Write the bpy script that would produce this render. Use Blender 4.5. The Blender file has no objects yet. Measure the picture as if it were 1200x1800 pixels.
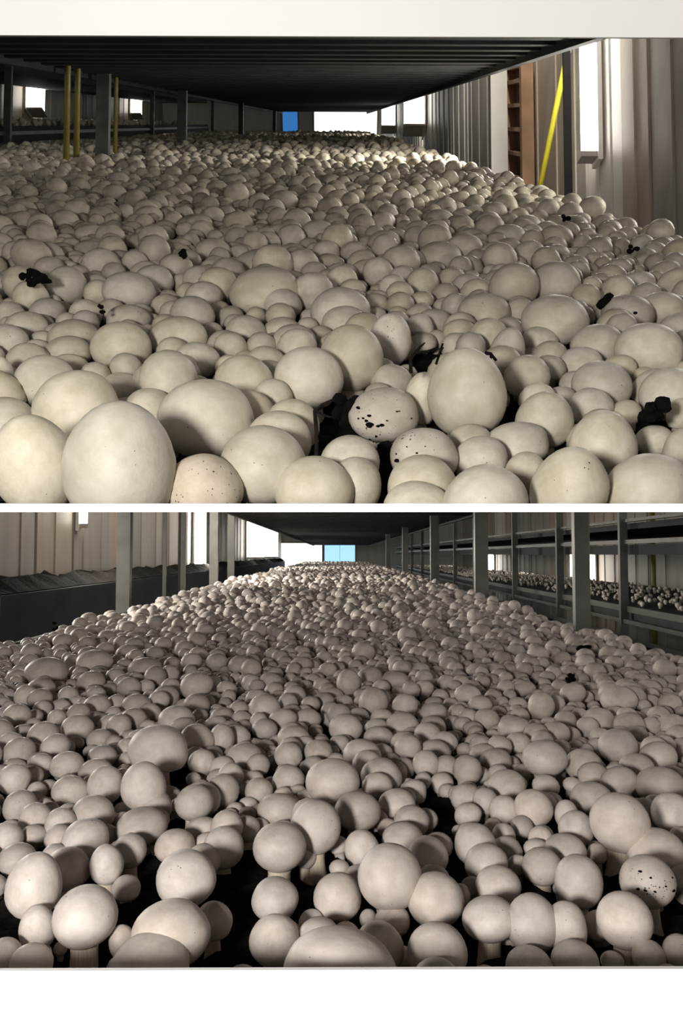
import bpy, bmesh, math, random
import numpy as np
from mathutils import Matrix, Vector

random.seed(7)
rng = np.random.default_rng(11)
scene = bpy.context.scene
COL = scene.collection
PI = math.pi

# ------------------------------------------------------------------ camera
F = 1400.0                                   # focal length in pixels of a 1200 x 1800 frame
CAM_Z = 1.0
PITCH = math.atan(75 / F)                    # the lower bed is level, its horizon lies below the frame's middle
cam_data = bpy.data.cameras.new('camera')
cam = bpy.data.objects.new('camera', cam_data)
COL.objects.link(cam)
cam_data.sensor_fit = 'VERTICAL'
cam_data.sensor_height = 36.0
cam_data.lens = 36.0 * F / 1800.0
cam_data.clip_start = 0.01
cam.location = (0, 0, CAM_Z)
cam.rotation_euler = (PI / 2 + PITCH, 0, 0)
scene.camera = cam
CAM_M = Matrix.Translation((0, 0, CAM_Z)) @ Matrix.Rotation(PI / 2 + PITCH, 4, 'X')

# ------------------------------------------------------------------ world and exposure
world = bpy.data.worlds.new('daylight')
scene.world = world
world.use_nodes = True
bg = world.node_tree.nodes['Background']
bg.inputs['Color'].default_value = (1.0, 0.97, 0.92, 1)
bg.inputs['Strength'].default_value = 0.32
vs = scene.view_settings
vs.view_transform = 'Standard'
vs.look = 'None'
vs.gamma = 1
vs.use_curve_mapping = False
vs.exposure = 1.0
# the photographer's torch, held low behind the camera
torch_data = bpy.data.lights.new('torch', 'POINT')
torch_data.energy = 9.6
torch_data.shadow_soft_size = 0.04
torch_data.color = (1.0, 0.955, 0.90)
torch = bpy.data.objects.new('torch', torch_data)
COL.objects.link(torch)
torch.location = (-0.20, -0.16, 1.02)
# added fill light, low in front of the racks; no lamp stands there
low_fill_data = bpy.data.lights.new('low_fill_light', 'POINT')
low_fill_data.energy = 6.0
low_fill_data.shadow_soft_size = 0.10
low_fill_data.color = (1.0, 0.95, 0.87)
low_fill = bpy.data.objects.new('low_fill_light', low_fill_data)
COL.objects.link(low_fill)
low_fill.location = (0.35, -0.60, 0.66)



def side_fill(frame, x, y, z, size, power):
    """fill light added beside a wall, out of view, with no lamp behind it"""
    ld = bpy.data.lights.new('wall_area_light', 'AREA'); ld.shape = 'RECTANGLE'; ld.size = size; ld.size_y = 0.06; ld.energy = power; ld.color = (1.0, .95, .86)
    lo = bpy.data.objects.new('wall_area_light', ld); COL.objects.link(lo)
    s_ = -1 if x > 0 else 1
    lo.matrix_world = frame @ Matrix.Translation((x, y, z)) @ Matrix.Rotation(-s_ * PI / 2, 4, 'Y')


# the two growing rooms: local x across, y into the room, z up, origin at eye height
YAW = math.atan(8 / F)
FRAME_B = Matrix.Translation((0, 0, CAM_Z)) @ Matrix.Rotation(YAW, 4, 'Z')
UP_PITCH = PITCH + math.atan((900 - 217) / F)
FRAME_A = Matrix.Translation((0, 0, CAM_Z)) @ Matrix.Rotation(YAW, 4, 'Z') @ Matrix.Rotation(UP_PITCH, 4, 'X')
side_fill(FRAME_A, 1.08, 2.0, 0.10, 0.4, 3)
side_fill(FRAME_B, -1.45, 2.3, 0.10, 0.4, 9)
for frame_, x_, z_, p_ in ((FRAME_A, 0.93, 1.05, 15), (FRAME_B, -0.95, 0.95, 15)):      # unseen fill added over the wall-side aisles to brighten walls and bed edges
    ld = bpy.data.lights.new('aisle_fill', 'AREA'); ld.shape = 'RECTANGLE'; ld.size = 0.08; ld.size_y = 5.0; ld.energy = p_; ld.color = (1.0, .94, .85)
    lo = bpy.data.objects.new('aisle_fill', ld); COL.objects.link(lo)
    lo.matrix_world = frame_ @ Matrix.Translation((x_, 5.8, z_))
HS = 0.20                                    # eye height above the casing soil


def pixel_ray(frame, px, py):
    """direction in a room's own axes (y = 1) and the camera depth per unit of y"""
    v = Vector(((px - 600) / F, -(py - 900) / F, -1.0))
    w = CAM_M.to_3x3() @ v
    l = frame.to_3x3().inverted() @ w
    return l.x / l.y, l.z / l.y, 1.0 / l.y


# ------------------------------------------------------------------ helpers
def material(name):
    m = bpy.data.materials.new(name)
    m.use_nodes = True
    return m, m.node_tree, m.node_tree.nodes['Principled BSDF']


def plain(name, col, rough=0.6, metal=0.0, noise=0.25, scale=8.0, bump=0.0, stretch=(1, 1, 1)):
    m, nt, p = material(name)
    tc = nt.nodes.new('ShaderNodeTexCoord')
    mp = nt.nodes.new('ShaderNodeMapping'); mp.inputs['Scale'].default_value = stretch
    nz = nt.nodes.new('ShaderNodeTexNoise'); nz.inputs['Scale'].default_value = scale; nz.inputs['Detail'].default_value = 6
    nt.links.new(tc.outputs['Object'], mp.inputs['Vector']); nt.links.new(mp.outputs[0], nz.inputs['Vector'])
    cr = nt.nodes.new('ShaderNodeValToRGB')
    a = [c * (1 - noise) for c in col]; b = [min(1, c * (1 + noise)) for c in col]
    cr.color_ramp.elements[0].color = (*a, 1); cr.color_ramp.elements[1].color = (*b, 1)
    cr.color_ramp.elements[0].position = 0.3; cr.color_ramp.elements[1].position = 0.7
    nt.links.new(nz.outputs['Fac'], cr.inputs['Fac']); nt.links.new(cr.outputs['Color'], p.inputs['Base Color'])
    p.inputs['Roughness'].default_value = rough; p.inputs['Metallic'].default_value = metal
    if bump:
        bp = nt.nodes.new('ShaderNodeBump'); bp.inputs['Strength'].default_value = bump; bp.inputs['Distance'].default_value = 0.01
        nt.links.new(nz.outputs['Fac'], bp.inputs['Height']); nt.links.new(bp.outputs[0], p.inputs['Normal'])
    return m


def glow(name, col, strength):
    m, nt, p = material(name)
    p.inputs['Base Color'].default_value = (*col, 1)
    p.inputs['Emission Color'].default_value = (*col, 1)
    p.inputs['Emission Strength'].default_value = strength
    return m


def mushroom_skin(name, col, dark, specks=0.0, per_island=False):
    m, nt, p = material(name)
    N, L = nt.nodes.new, nt.links.new
    tc = N('ShaderNodeTexCoord')
    if per_island:
        g = N('ShaderNodeNewGeometry'); rnd = g.outputs['Random Per Island']; vec = tc.outputs['Object']; sc = 60.0
    else:
        oi = N('ShaderNodeObjectInfo'); rnd = oi.outputs['Random']; sc = 1.6
        ad = N('ShaderNodeVectorMath'); ad.operation = 'ADD'
        ml = N('ShaderNodeMath'); ml.operation = 'MULTIPLY'; ml.inputs[1].default_value = 37.0
        L(rnd, ml.inputs[0]); L(tc.outputs['Object'], ad.inputs[0]); L(ml.outputs[0], ad.inputs[1]); vec = ad.outputs[0]
    nz = N('ShaderNodeTexNoise'); nz.inputs['Scale'].default_value = sc; nz.inputs['Detail'].default_value = 7; nz.inputs['Roughness'].default_value = 0.62
    L(vec, nz.inputs['Vector'])
    cr = N('ShaderNodeValToRGB')
    cr.color_ramp.elements[0].position = 0.30; cr.color_ramp.elements[0].color = (*dark, 1)
    cr.color_ramp.elements[1].position = 0.62; cr.color_ramp.elements[1].color = (*col, 1)
    L(nz.outputs['Fac'], cr.inputs['Fac'])
    hsv = N('ShaderNodeHueSaturation')
    mr = N('ShaderNodeMapRange'); mr.inputs['To Min'].default_value = 0.84; mr.inputs['To Max'].default_value = 1.12
    L(rnd, mr.inputs['Value']); L(mr.outputs[0], hsv.inputs['Value'])
    wr = N('ShaderNodeMath'); wr.operation = 'FRACT'
    w2 = N('ShaderNodeMath'); w2.operation = 'MULTIPLY'; w2.inputs[1].default_value = 7.31
    L(rnd, w2.inputs[0]); L(w2.outputs[0], wr.inputs[0])
    mr2 = N('ShaderNodeMapRange'); mr2.inputs['To Min'].default_value = 0.82; mr2.inputs['To Max'].default_value = 1.14
    L(wr.outputs[0], mr2.inputs['Value']); L(mr2.outputs[0], hsv.inputs['Saturation'])
    L(cr.outputs['Color'], hsv.inputs['Color'])
    out = hsv.outputs['Color']
    if not per_island:
        vo = N('ShaderNodeTexVoronoi'); vo.inputs['Scale'].default_value = 5.5 if specks < 0.5 else 7.0
        L(vec, vo.inputs['Vector'])
        n2 = N('ShaderNodeTexNoise'); n2.inputs['Scale'].default_value = 1.3; L(vec, n2.inputs['Vector'])
        th = N('ShaderNodeMapRange'); th.inputs['From Min'].default_value = 0.50 - 0.16 * specks; th.inputs['From Max'].default_value = 0.80
        th.inputs['To Min'].default_value = 0.0; th.inputs['To Max'].default_value = 0.16 + 0.12 * specks
        L(n2.outputs['Fac'], th.inputs['Value'])
        lt = N('ShaderNodeMath'); lt.operation = 'LESS_THAN'
        L(vo.outputs['Distance'], lt.inputs[0]); L(th.outputs[0], lt.inputs[1])
        mx = N('ShaderNodeMix'); mx.data_type = 'RGBA'
        L(lt.outputs[0], mx.inputs[0]); L(out, mx.inputs[6]); mx.inputs[7].default_value = (0.035, 0.028, 0.02, 1)
        out = mx.outputs[2]
    L(out, p.inputs['Base Color'])
    p.inputs['Roughness'].default_value = 0.5
    p.inputs['Specular IOR Level'].default_value = 0.28
    bp = N('ShaderNodeBump'); bp.inputs['Strength'].default_value = 0.08
    bp.inputs['Distance'].default_value = 0.03 if not per_island else 0.002
    L(nz.outputs['Fac'], bp.inputs['Height']); L(bp.outputs[0], p.inputs['Normal'])
    return m


M = {}
M['cap_a'] = mushroom_skin('mushroom_cream', (0.66, 0.61, 0.505), (0.50, 0.45, 0.345))
M['cap_a_speck'] = mushroom_skin('mushroom_cream_specked', (0.70, 0.62, 0.52), (0.52, 0.45, 0.35), 1.0)
M['cap_b'] = mushroom_skin('mushroom_pale', (0.71, 0.635, 0.58), (0.55, 0.475, 0.42))
M['cap_b_speck'] = mushroom_skin('mushroom_pale_specked', (0.72, 0.62, 0.55), (0.55, 0.46, 0.39), 1.0)
M['stem'] = plain('stem_flesh', (0.62, 0.53, 0.42), 0.6, noise=0.2, scale=3.0, stretch=(6, 6, 1))
M['mass_a'] = mushroom_skin('mushroom_cream_mass', (0.64, 0.58, 0.47), (0.46, 0.41, 0.31), per_island=True)
M['mass_b'] = mushroom_skin('mushroom_pale_mass', (0.70, 0.625, 0.57), (0.53, 0.46, 0.405), per_island=True)
M['soil'] = plain('casing_soil', (0.012, 0.010, 0.008), 0.95, noise=0.6, scale=60, bump=0.8)
M['crumb'] = plain('black_peat', (0.010, 0.008, 0.007), 0.95, noise=0.5, scale=90, bump=0.6)
for k_ in ('soil', 'crumb'): M[k_].node_tree.nodes['Principled BSDF'].inputs['Specular IOR Level'].default_value = 0.08
M['white'] = plain('white_paint', (0.93, 0.93, 0.92), 0.55, noise=0.01)
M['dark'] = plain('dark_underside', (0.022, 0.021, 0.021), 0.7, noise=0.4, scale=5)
M['steel'] = plain('galvanised_steel', (0.13, 0.125, 0.11), 0.42, 0.3, noise=0.2, scale=12)
M['yellow'] = plain('yellow_paint', (0.20, 0.17, 0.03), 0.45, noise=0.15)
M['bright_yellow'] = plain('bright_yellow', (0.85, 0.78, 0.05), 0.4, noise=0.1)
M['floor'] = plain('dark_concrete', (0.07, 0.065, 0.06), 0.8, noise=0.3, scale=3)
M['panel_beige'] = plain('panel_beige', (0.42, 0.35, 0.28), 0.5, noise=0.12, scale=3, stretch=(3, 3, .4))
M['panel_grey'] = plain('panel_grey', (0.36, 0.33, 0.29), 0.5, noise=0.12, scale=3, stretch=(3, 3, .4))
M['panel_pale'] = plain('panel_pale', (0.66, 0.63, 0.58), 0.5, noise=0.08, scale=3, stretch=(3, 3, .4))
M['panel_brown'] = plain('panel_brown', (0.33, 0.22, 0.15), 0.6, noise=0.15, scale=3, stretch=(3, 3, .4))
M['timber'] = plain('brown_timber', (0.34, 0.20, 0.11), 0.7, noise=0.3, scale=6)
M['lamp'] = glow('lamp_tube', (1.0, 0.96, 0.88), 6.0)
M['lamp_far'] = glow('far_lamp_tube', (1.0, 0.96, 0.88), 3.4)
M['blue'] = glow('blue_light', (0.04, 0.20, 0.55), 0.4)
M['blue_b'] = glow('pale_blue_light', (0.30, 0.55, 0.80), 0.75)
M['daylit'] = glow('lit_pane', (1.0, 0.97, 0.92), 1.1)


def link(o, parent=None):
    COL.objects.link(o)
    if parent is not None:
        o.parent = parent
    return o


def tag(o, label, cat, group=None):
    o['label'] = label; o['category'] = cat
    if group: o['group'] = group
    return o


def empty(name, mat):
    o = bpy.data.objects.new(name, None)
    o.empty_display_size = 0.02
    COL.objects.link(o)
    o.matrix_world = mat
    return o


def mesh_obj(name, verts, faces, mat, parent=None, smooth=False, frame=None):
    me = bpy.data.meshes.new(name)
    me.from_pydata([tuple(v) for v in verts], [], faces)
    if smooth: me.polygons.foreach_set('use_smooth', [True] * len(me.polygons))
    me.materials.append(mat)
    me.update()
    o = bpy.data.objects.new(name, me)
    link(o, parent)
    if frame is not None: o.matrix_world = frame
    return o


TILT = math.tan(UP_PITCH)


class MB:
    def __init__(s): s.v = []; s.f = []
    def box(s, x0, x1, y0, y1, z0, z1):
        n = len(s.v)
        s.v += [(x, y, z) for z in (z0, z1) for y in (y0, y1) for x in (x0, x1)]
        s.f += [tuple(n + i for i in q) for q in ((0, 2, 3, 1), (4, 5, 7, 6), (0, 1, 5, 4), (2, 6, 7, 3), (0, 4, 6, 2), (1, 3, 7, 5))]
        return s
    def tube(s, pts, r, seg=8):
        pts = [Vector(p) for p in pts]; n0 = len(s.v)
        for i, p in enumerate(pts):
            t = (pts[min(i + 1, len(pts) - 1)] - pts[max(i - 1, 0)]).normalized()
            u = t.cross(Vector((0.3, 0.2, 1)))
            if u.length < 1e-3: u = t.cross(Vector((1, 0, 0)))
            u.normalize(); w = t.cross(u)
            rr = r[i] if isinstance(r, (list, tuple)) else r
            for k in range(seg):
                a = 2 * PI * k / seg
                s.v.append(tuple(p + u * math.cos(a) * rr + w * math.sin(a) * rr))
        for i in range(len(pts) - 1):
            for k in range(seg):
                a = n0 + i * seg + k; b = n0 + i * seg + (k + 1) % seg
                s.f.append((a, b, b + seg, a + seg))
        s.f.append(tuple(n0 + k for k in range(seg))[::-1]); s.f.append(tuple(n0 + (len(pts) - 1) * seg + k for k in range(seg)))
        return s
    def plumb(s):                                      # uprights of the sloping upper room stand true to the plumb line
        s.v = [(x, y + z * TILT, z) for (x, y, z) in s.v]
        return s
    def build(s, name, mat, parent=None, frame=None, smooth=False):
        return mesh_obj(name, s.v, s.f, mat, parent, smooth, frame)


def post_mesh(x, y, z0, z1, w):
    """a C-section steel upright"""
    m = MB(); t = w * 0.16
    m.box(x - w / 2, x + w / 2, y - t / 2, y + t / 2, z0, z1)
    m.box(x - w / 2, x - w / 2 + t, y + t / 2, y + w * .6, z0, z1)
    m.box(x + w / 2 - t, x + w / 2, y + t / 2, y + w * .6, z0, z1)
    return m


# ================================================================== THE SETTING
ROOM_END = 22.0


def structure(o):
    o['kind'] = 'structure'
    return o


def panel_wall(name, frame, x, edges, z0, z1, side, back_mat, cols, thick=0.05):
    """a wall at x with upright panels between the given depths, each panel proud of the joint behind it"""
    s = side
    lo, hi = min(x, x + s * thick), max(x, x + s * thick)
    up = frame is FRAME_A
    bk = MB().box(lo + (0.02 if s > 0 else 0), hi - (0 if s > 0 else 0.02), edges[0], edges[-1], z0, z1)
    if up: bk.plumb()
    w = structure(bk.build(name, M[back_mat], None, frame))
    for i in range(len(edges) - 1):
        a, b = edges[i], edges[i + 1]
        g = min(0.012, (b - a) * .04); m = MB()
        dep = 0.004 + 0.010 * ((i * 7) % 3) / 2
        fx = x - s * dep
        m.box(min(fx, x + s * .02), max(fx, x + s * .02), a + g, b - g, z0, z1)
        if b - a > 0.22:                               # rolled ribs of the sheet
            k = max(1, int((b - a) / 0.35))
            for j in range(k):
                c = a + (j + .5) * (b - a) / k
                m.box(min(fx, fx - s * .008), max(fx, fx - s * .008), c - .02, c + .02, z0, z1)
        if up: m.plumb()
        c_ = m.build('panel', M[cols[i % len(cols)]], w)
    return w


def depth_at(px, x):                                   # depth of the wall at x that shows at pixel column px
    return x * F / (px - 592.0)


# ---- upper room
WALL_A = 1.15
px_edges = [1290, 1165, 1092, 1046, 1028, 990, 957, 897, 866, 838, 800, 774, 752, 730, 712, 697, 684, 673]
ed = [1.8] + [depth_at(p, WALL_A) for p in px_edges[1:]] + [ROOM_END]
ed_cols = ['panel_brown', 'panel_grey', 'panel_beige', 'panel_pale', 'panel_pale', 'panel_grey', 'panel_beige', 'panel_brown', 'panel_pale', 'panel_grey',
           'panel_pale', 'panel_grey', 'panel_pale', 'panel_pale', 'panel_grey', 'panel_pale', 'panel_pale', 'panel_pale']
panel_wall('wall_right', FRAME_A, WALL_A, ed, -0.45, 1.75, 1, 'dark', ed_cols)
ed_l = [3.5] + [3.5 + i * 1.15 for i in range(1, 16)] + [ROOM_END]
panel_wall('wall_left', FRAME_A, -4.3, ed_l, -0.45, 1.75, -1, 'dark', ['panel_grey', 'panel_pale', 'panel_beige', 'panel_grey', 'panel_beige'])
structure(MB().box(-4.4, 1.25, ROOM_END, ROOM_END + .1, -0.45, 1.75).build('wall_back', M['panel_pale'], None, FRAME_A))
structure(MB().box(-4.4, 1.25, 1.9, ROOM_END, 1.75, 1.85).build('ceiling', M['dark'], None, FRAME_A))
structure(MB().box(-4.4, 1.25, 1.9, ROOM_END, -0.48, -0.45).build('floor', M['floor'], None, FRAME_A))

structure(MB().box(-1.9, 1.25, -0.7, 1.9, 0.55, 0.60).build('ceiling', M['dark'], None, FRAME_A))  # unseen low ceiling added overhead to keep light off the cap tops
structure(MB().box(1.15, 1.25, -0.7, 1.8, -0.2, 0.55).build('wall_right', M['panel_grey'], None, FRAME_A))  # unseen run of the wall, carried forward to close off side light
structure(MB().box(-1.9, -1.8, -0.7, 1.9, -0.2, 0.55).build('wall_left', M['panel_grey'], None, FRAME_A))  # unseen near wall, added to shut out light from this side

# ---- lower room
WALL_B = -1.55
px_b = [0, 62, 126, 190, 232, 284, 322, 356, 384, 408, 430, 450, 466, 480, 492, 502]
ed = [3.0] + [depth_at(p, WALL_B) for p in px_b[1:]] + [ROOM_END]
panel_wall('wall_left', FRAME_B, WALL_B, ed, -1.0, 1.2, -1, 'dark',
           ['panel_grey', 'panel_beige', 'panel_grey', 'panel_beige', 'panel_grey', 'panel_beige', 'panel_pale', 'panel_grey', 'panel_pale', 'panel_pale', 'panel_pale', 'panel_pale', 'panel_pale', 'panel_pale', 'panel_pale', 'panel_pale'])
ed_r = [3.0] + [3.0 + i * 1.05 for i in range(1, 18)] + [ROOM_END]
panel_wall('wall_right', FRAME_B, 3.3, ed_r, -1.0, 1.2, 1, 'dark', ['panel_grey', 'panel_beige', 'panel_pale', 'panel_beige', 'panel_grey'])
structure(MB().box(-1.65, 3.4, ROOM_END, ROOM_END + .1, -1.0, 1.2).build('wall_back', M['panel_pale'], None, FRAME_B))
structure(MB().box(-1.65, 3.4, 3.3, ROOM_END, 1.2, 1.23).build('ceiling', M['dark'], None, FRAME_B))
structure(MB().box(-2.2, 3.6, 0.3, ROOM_END, -1.05, -1.0).build('floor', M['floor'], None, FRAME_B))


def opening(name, frame, hor, x0, x1, y0, y1, mat, bars):
    """a framed light opening in the end wall given by its pixel box"""
    d = ROOM_END - 0.02
    X0, X1 = (x0 - 592) * d / F, (x1 - 592) * d / F
    Z0, Z1 = (hor - y1) * d / F, (hor - y0) * d / F
    fr = MB(); t = 0.04
    fr.box(X0 - t, X1 + t, d - .03, d + .02, Z1, Z1 + t).box(X0 - t, X1 + t, d - .03, d + .02, Z0 - t, Z0)
    fr.box(X0 - t, X0, d - .03, d + .02, Z0, Z1).box(X1, X1 + t, d - .03, d + .02, Z0, Z1)
    f = structure(fr.build(name, M['panel_grey'], None, frame))
    for i in range(bars):
        a = X0 + (X1 - X0) * i / bars; b = X0 + (X1 - X0) * (i + 1) / bars
        MB().box(a + .008, b - .008, d, d + .015, Z0, Z1).build('pane', mat, f)


opening('window_1', FRAME_A, 217, 556, 655, 196, 250, M['daylit'], 1)
opening('door_1', FRAME_A, 217, 506, 530, 180, 250, M['blue'], 1)
opening('window_2', FRAME_B, 975, 490, 566, 955, 1000, M['daylit'], 1)
opening('door_2', FRAME_B, 975, 570, 624, 948, 1010, M['blue_b'], 2)


# ================================================================== RACKS
def rough_soil(name, parent, frame, x0, x1, y0, y1, z, amp, nx, ny, power=2.2):
    """casing soil, finer towards the front"""
    v = []; f = []
    for j in range(ny + 1):
        t = (j / ny) ** power
        y = y0 + (y1 - y0) * t
        for i in range(nx + 1):
            x = x0 + (x1 - x0) * i / nx
            v.append((x, y, z + rng.uniform(-amp, amp)))
    for j in range(ny):
        for i in range(nx):
            a = j * (nx + 1) + i
            f.append((a, a + 1, a + nx + 2, a + nx + 1))
    return mesh_obj(name, v, f, M['soil'], parent, True)


# plane that the upper bed's front tray is laid on: all of the front row sits above it
LIP_TOP, LIP_BOT = 885.5, 900.0


def ray_plane_z(py, y):                                # world height over depth y of the plane through a pixel row
    v = CAM_M.to_3x3() @ Vector((0, -(py - 900) / F, -1.0))
    return CAM_Z + v.z / v.y * y


LIP_Y = 0.285
rack_a = empty('growing_rack', FRAME_A)
tag(rack_a, 'sloping upper mushroom rack with added white front strip and dark tier overhead', 'rack')
# soil of the upper bed, from where it clears the front tray
A_X0, A_X1, A_Y1 = -2.3, 0.55, 17.0
rough_soil('soil', rack_a, FRAME_A, A_X0, A_X1, 0.432, A_Y1, -HS, 0.006, 120, 260)
inv_a = FRAME_A.inverted()


def to_a(p): return inv_a @ Vector(p)


tray = []
zt0, zt1 = ray_plane_z(896, LIP_Y), ray_plane_z(896, 0.50)
zb0, zb1 = ray_plane_z(899.5, LIP_Y), ray_plane_z(899.5, 0.50)
W = 0.8
for (y, z) in ((LIP_Y, zb0), (0.50, zb1), (0.50, zt1), (LIP_Y, zt0)):
    for x in (-W, W): tray.append(to_a((x, y, z)))
mesh_obj('front_tray', tray, [(0, 2, 3, 1), (2, 4, 5, 3), (4, 6, 7, 5), (6, 0, 1, 7), (0, 6, 4, 2), (1, 3, 5, 7)], M['soil'], rack_a)
lip = []
y0, y1 = LIP_Y - 0.006, LIP_Y
for (y, a) in ((y0, LIP_BOT), (y1, LIP_BOT - .4), (y1, LIP_TOP), (y0, LIP_TOP)):
    for x in (-W, W): lip.append(to_a((x, y, ray_plane_z(a, y))))
mesh_obj('border_strip', lip, [(0, 2, 3, 1), (2, 4, 5, 3), (4, 6, 7, 5), (6, 0, 1, 7), (0, 6, 4, 2), (1, 3, 5, 7)], M['white'], rack_a)  # invented white strip standing in for the blank divider
MB().box(A_X1, A_X1 + .03, 1.2, A_Y1, -HS - .12, -HS + .005).build('side_board', M['steel'], rack_a)
MB().box(A_X0 - .03, A_X0, 1.6, A_Y1, -HS - .12, -HS + .02).build('side_board', M['dark'], rack_a)
# tier above
CA = 0.225
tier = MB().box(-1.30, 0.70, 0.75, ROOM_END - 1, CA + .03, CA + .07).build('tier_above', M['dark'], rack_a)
sl = MB()
for i in range(90):
    y = 0.80 + i * 0.21
    sl.box(-1.28, 0.69, y, y + .07, CA, CA + .03)
o = sl.build('cross_bars', M['dark'], tier); o['kind'] = 'stuff'
MB().box(0.69, 0.72, 0.75, ROOM_END - 1, CA - .02, CA + .12).build('side_rail', M['dark'], tier)
MB().box(-1.31, -1.28, 0.75, ROOM_END - 1, CA - .02, CA + .12).build('side_rail', M['dark'], tier)
EB = 0.75
zb = (217 - 100) / F * EB
MB().box(-1.31, 0.74, EB - .01, EB, zb, 0.30).build('border_board', M['white'], tier)  # made-up white board, fills the blank white band at the top
for (px, x, w, mat) in ((222, -1.2, .065, 'steel'), (347, -1.2, .07, 'steel'), (440, -1.2, .06, 'steel'), (493, -1.2, .06, 'steel')):
    y = depth_at(px, x)
    post_mesh(x, y, -HS - .1, 0.9, w).plumb().build('post', M[mat], rack_a)
for px in (166, 182, 243):
    y = depth_at(px, -1.22)
    MB().tube([(-1.22, y, -HS - .1), (-1.22, y, .9)], .014 if px < 200 else .011, 10).plumb().build('post', M['yellow'], rack_a, smooth=True)
for (px, w) in ((848, .10), (957, .03)):
    y = depth_at(px, 0.98)
    post_mesh(0.98, y, -0.45, 0.6, w).plumb().build('post', M['panel_pale' if w > .05 else 'dark'], rack_a)

# neighbouring rack in the upper room, beyond the aisle
rack_n = empty('growing_rack', FRAME_A)
tag(rack_n, 'dark neighbouring rack across the aisle behind the yellow uprights of the upper bed', 'rack')
MB().box(-3.9, -2.9, 3.5, 20, -.16, -.03).build('bed_tray', M['dark'], rack_n)
MB().box(-3.9, -2.9, 3.5, 20, .40, .62).build('upper_tray', M['dark'], rack_n)
MB().box(-2.89, -2.86, 3.5, 20, -.10, -.07).build('side_rail', M['steel'], rack_n)
for px in (8, 72, 300, 395, 418):
    y = depth_at(px, -2.85)
    post_mesh(-2.85, y, -.45, 1.1, .06).plumb().build('post', M['steel'], rack_n)

# ---- lower rack
rack_b = empty('growing_rack', FRAME_B)
tag(rack_b, 'level lower mushroom rack with added white board and steel posts down one side', 'rack')
B_X0, B_X1, B_Y1 = -0.68, 0.60, 17.0
rough_soil('soil', rack_b, FRAME_B, -0.72, B_X1, 0.302, B_Y1, -HS, 0.006, 90, 300)
BY = 0.300
zb_top = ray_plane_z(1700, BY) - CAM_Z
MB().box(-.75, .75, BY - .002, BY, zb_top - .35, zb_top).build('border_board', M['white'], rack_b)  # white board added to cover the blank band at the bottom
MB().box(-.74, .62, BY + .002, B_Y1, -HS - .1, -HS - .02).build('bed_base', M['dark'], rack_b)
MB().box(B_X1, B_X1 + .012, 0.8, B_Y1, -HS - .1, -HS + .012).build('side_board', M['dark'], rack_b)
MB().box(B_X1 + .04, B_X1 + .075, 0.8, B_Y1, -HS - .012, -HS + .010).build('side_rail', M['steel'], rack_b)
MB().box(-.74, -.72, 0.8, B_Y1, -HS - .1, -HS).build('side_board', M['dark'], rack_b)
CB = 0.24
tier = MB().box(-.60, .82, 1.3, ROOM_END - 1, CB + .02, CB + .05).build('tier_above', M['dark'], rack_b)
sl = MB()
for i in range(95):
    y = 1.35 + i * 0.2
    sl.box(-.59, .81, y, y + .06, CB, CB + .02)
o = sl.build('cross_bars', M['dark'], tier); o['kind'] = 'stuff'
for x in (-.62, .82): MB().box(x, x + .02, 1.3, ROOM_END - 1, CB - .01, CB + .07).build('side_rail', M['dark'], tier)
for (px, x, w) in ((1022, .575, .034), (846, .575, .052), (764, .575, .05), (712, .575, .05), (682, .575, .05), (218, -.80, .05), (376, -.80, .055), (406, -.80, .05), (290, -.86, .018), (320, -.80, .035)):
    y = depth_at(px, x)
    post_mesh(x, y, -HS - .15, 0.23 if x > 0 else .5, w).build('post', M['steel'], rack_b)
y = depth_at(1032, .60)
MB().tube([(.60, y, -HS - .1), (.60, y, .23)], .006, 8).build('post', M['yellow'], rack_b, smooth=True)

rack_w = empty('growing_rack', FRAME_B)
tag(rack_w, 'low dark bed of bare soil running along the lit panelled wall', 'rack')
m_ = MB().box(-1.52, -1.30, 3.1, 20, -.55, -.16).build('bed_tray', M['dark'], rack_w)
v = []; f = []
ny = 260
for j in range(ny + 1):
    y = 3.1 + 16.9 * (j / ny) ** 1.6
    for x in (-1.31, -1.38, -1.45, -1.52):
        v.append((x, y, -.155 if x == -1.31 else -.11 + .012 * math.sin(y * 9 + x * 40) + .012 * math.sin(y * 23) + rng.uniform(-.006, .008)))
for j in range(ny):
    for i in range(3):
        a = j * 4 + i; f.append((a, a + 4, a + 5, a + 1))
mesh_obj('soil', v, f, M['soil'], rack_w, True)

rack_r = empty('growing_rack', FRAME_B)
tag(rack_r, 'tiered steel rack across the aisle beyond the lower bed\'s side rail', 'rack')
MB().box(1.5, 2.6, 2.4, 20, -.33, -.26).build('bed_tray', M['dark'], rack_r)
MB().box(1.47, 1.50, 2.4, 20, -.29, -.26).build('side_rail', M['steel'], rack_r)
MB().box(1.45, 1.47, 2.4, 20, -.345, -.325).build('side_rail', M['steel'], rack_r)
MB().box(1.5, 2.6, 2.4, 20, 0.0, .05).build('upper_tray', M['dark'], rack_r)
MB().box(1.46, 1.49, 2.4, 20, .055, .075).build('side_rail', M['steel'], rack_r)
MB().box(1.5, 2.6, 2.4, 20, .13, .16).build('upper_tray', M['dark'], rack_r)
MB().box(1.46, 1.49, 2.4, 20, .165, .18).build('side_rail', M['steel'], rack_r)
for (px, w) in ((1096, .04), (984, .045), (905, .045), (835, .045), (800, .045), (742, .05), (724, .05)):
    y = depth_at(px, 1.46)
    post_mesh(1.46, y, -1.0, .5, w).build('post', M['steel'], rack_r)
y = depth_at(1148, 2.62)
MB().tube([(2.62, y, -1.0), (2.62, y, .5)], .02, 8).build('post', M['yellow'], rack_r, smooth=True)


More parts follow.
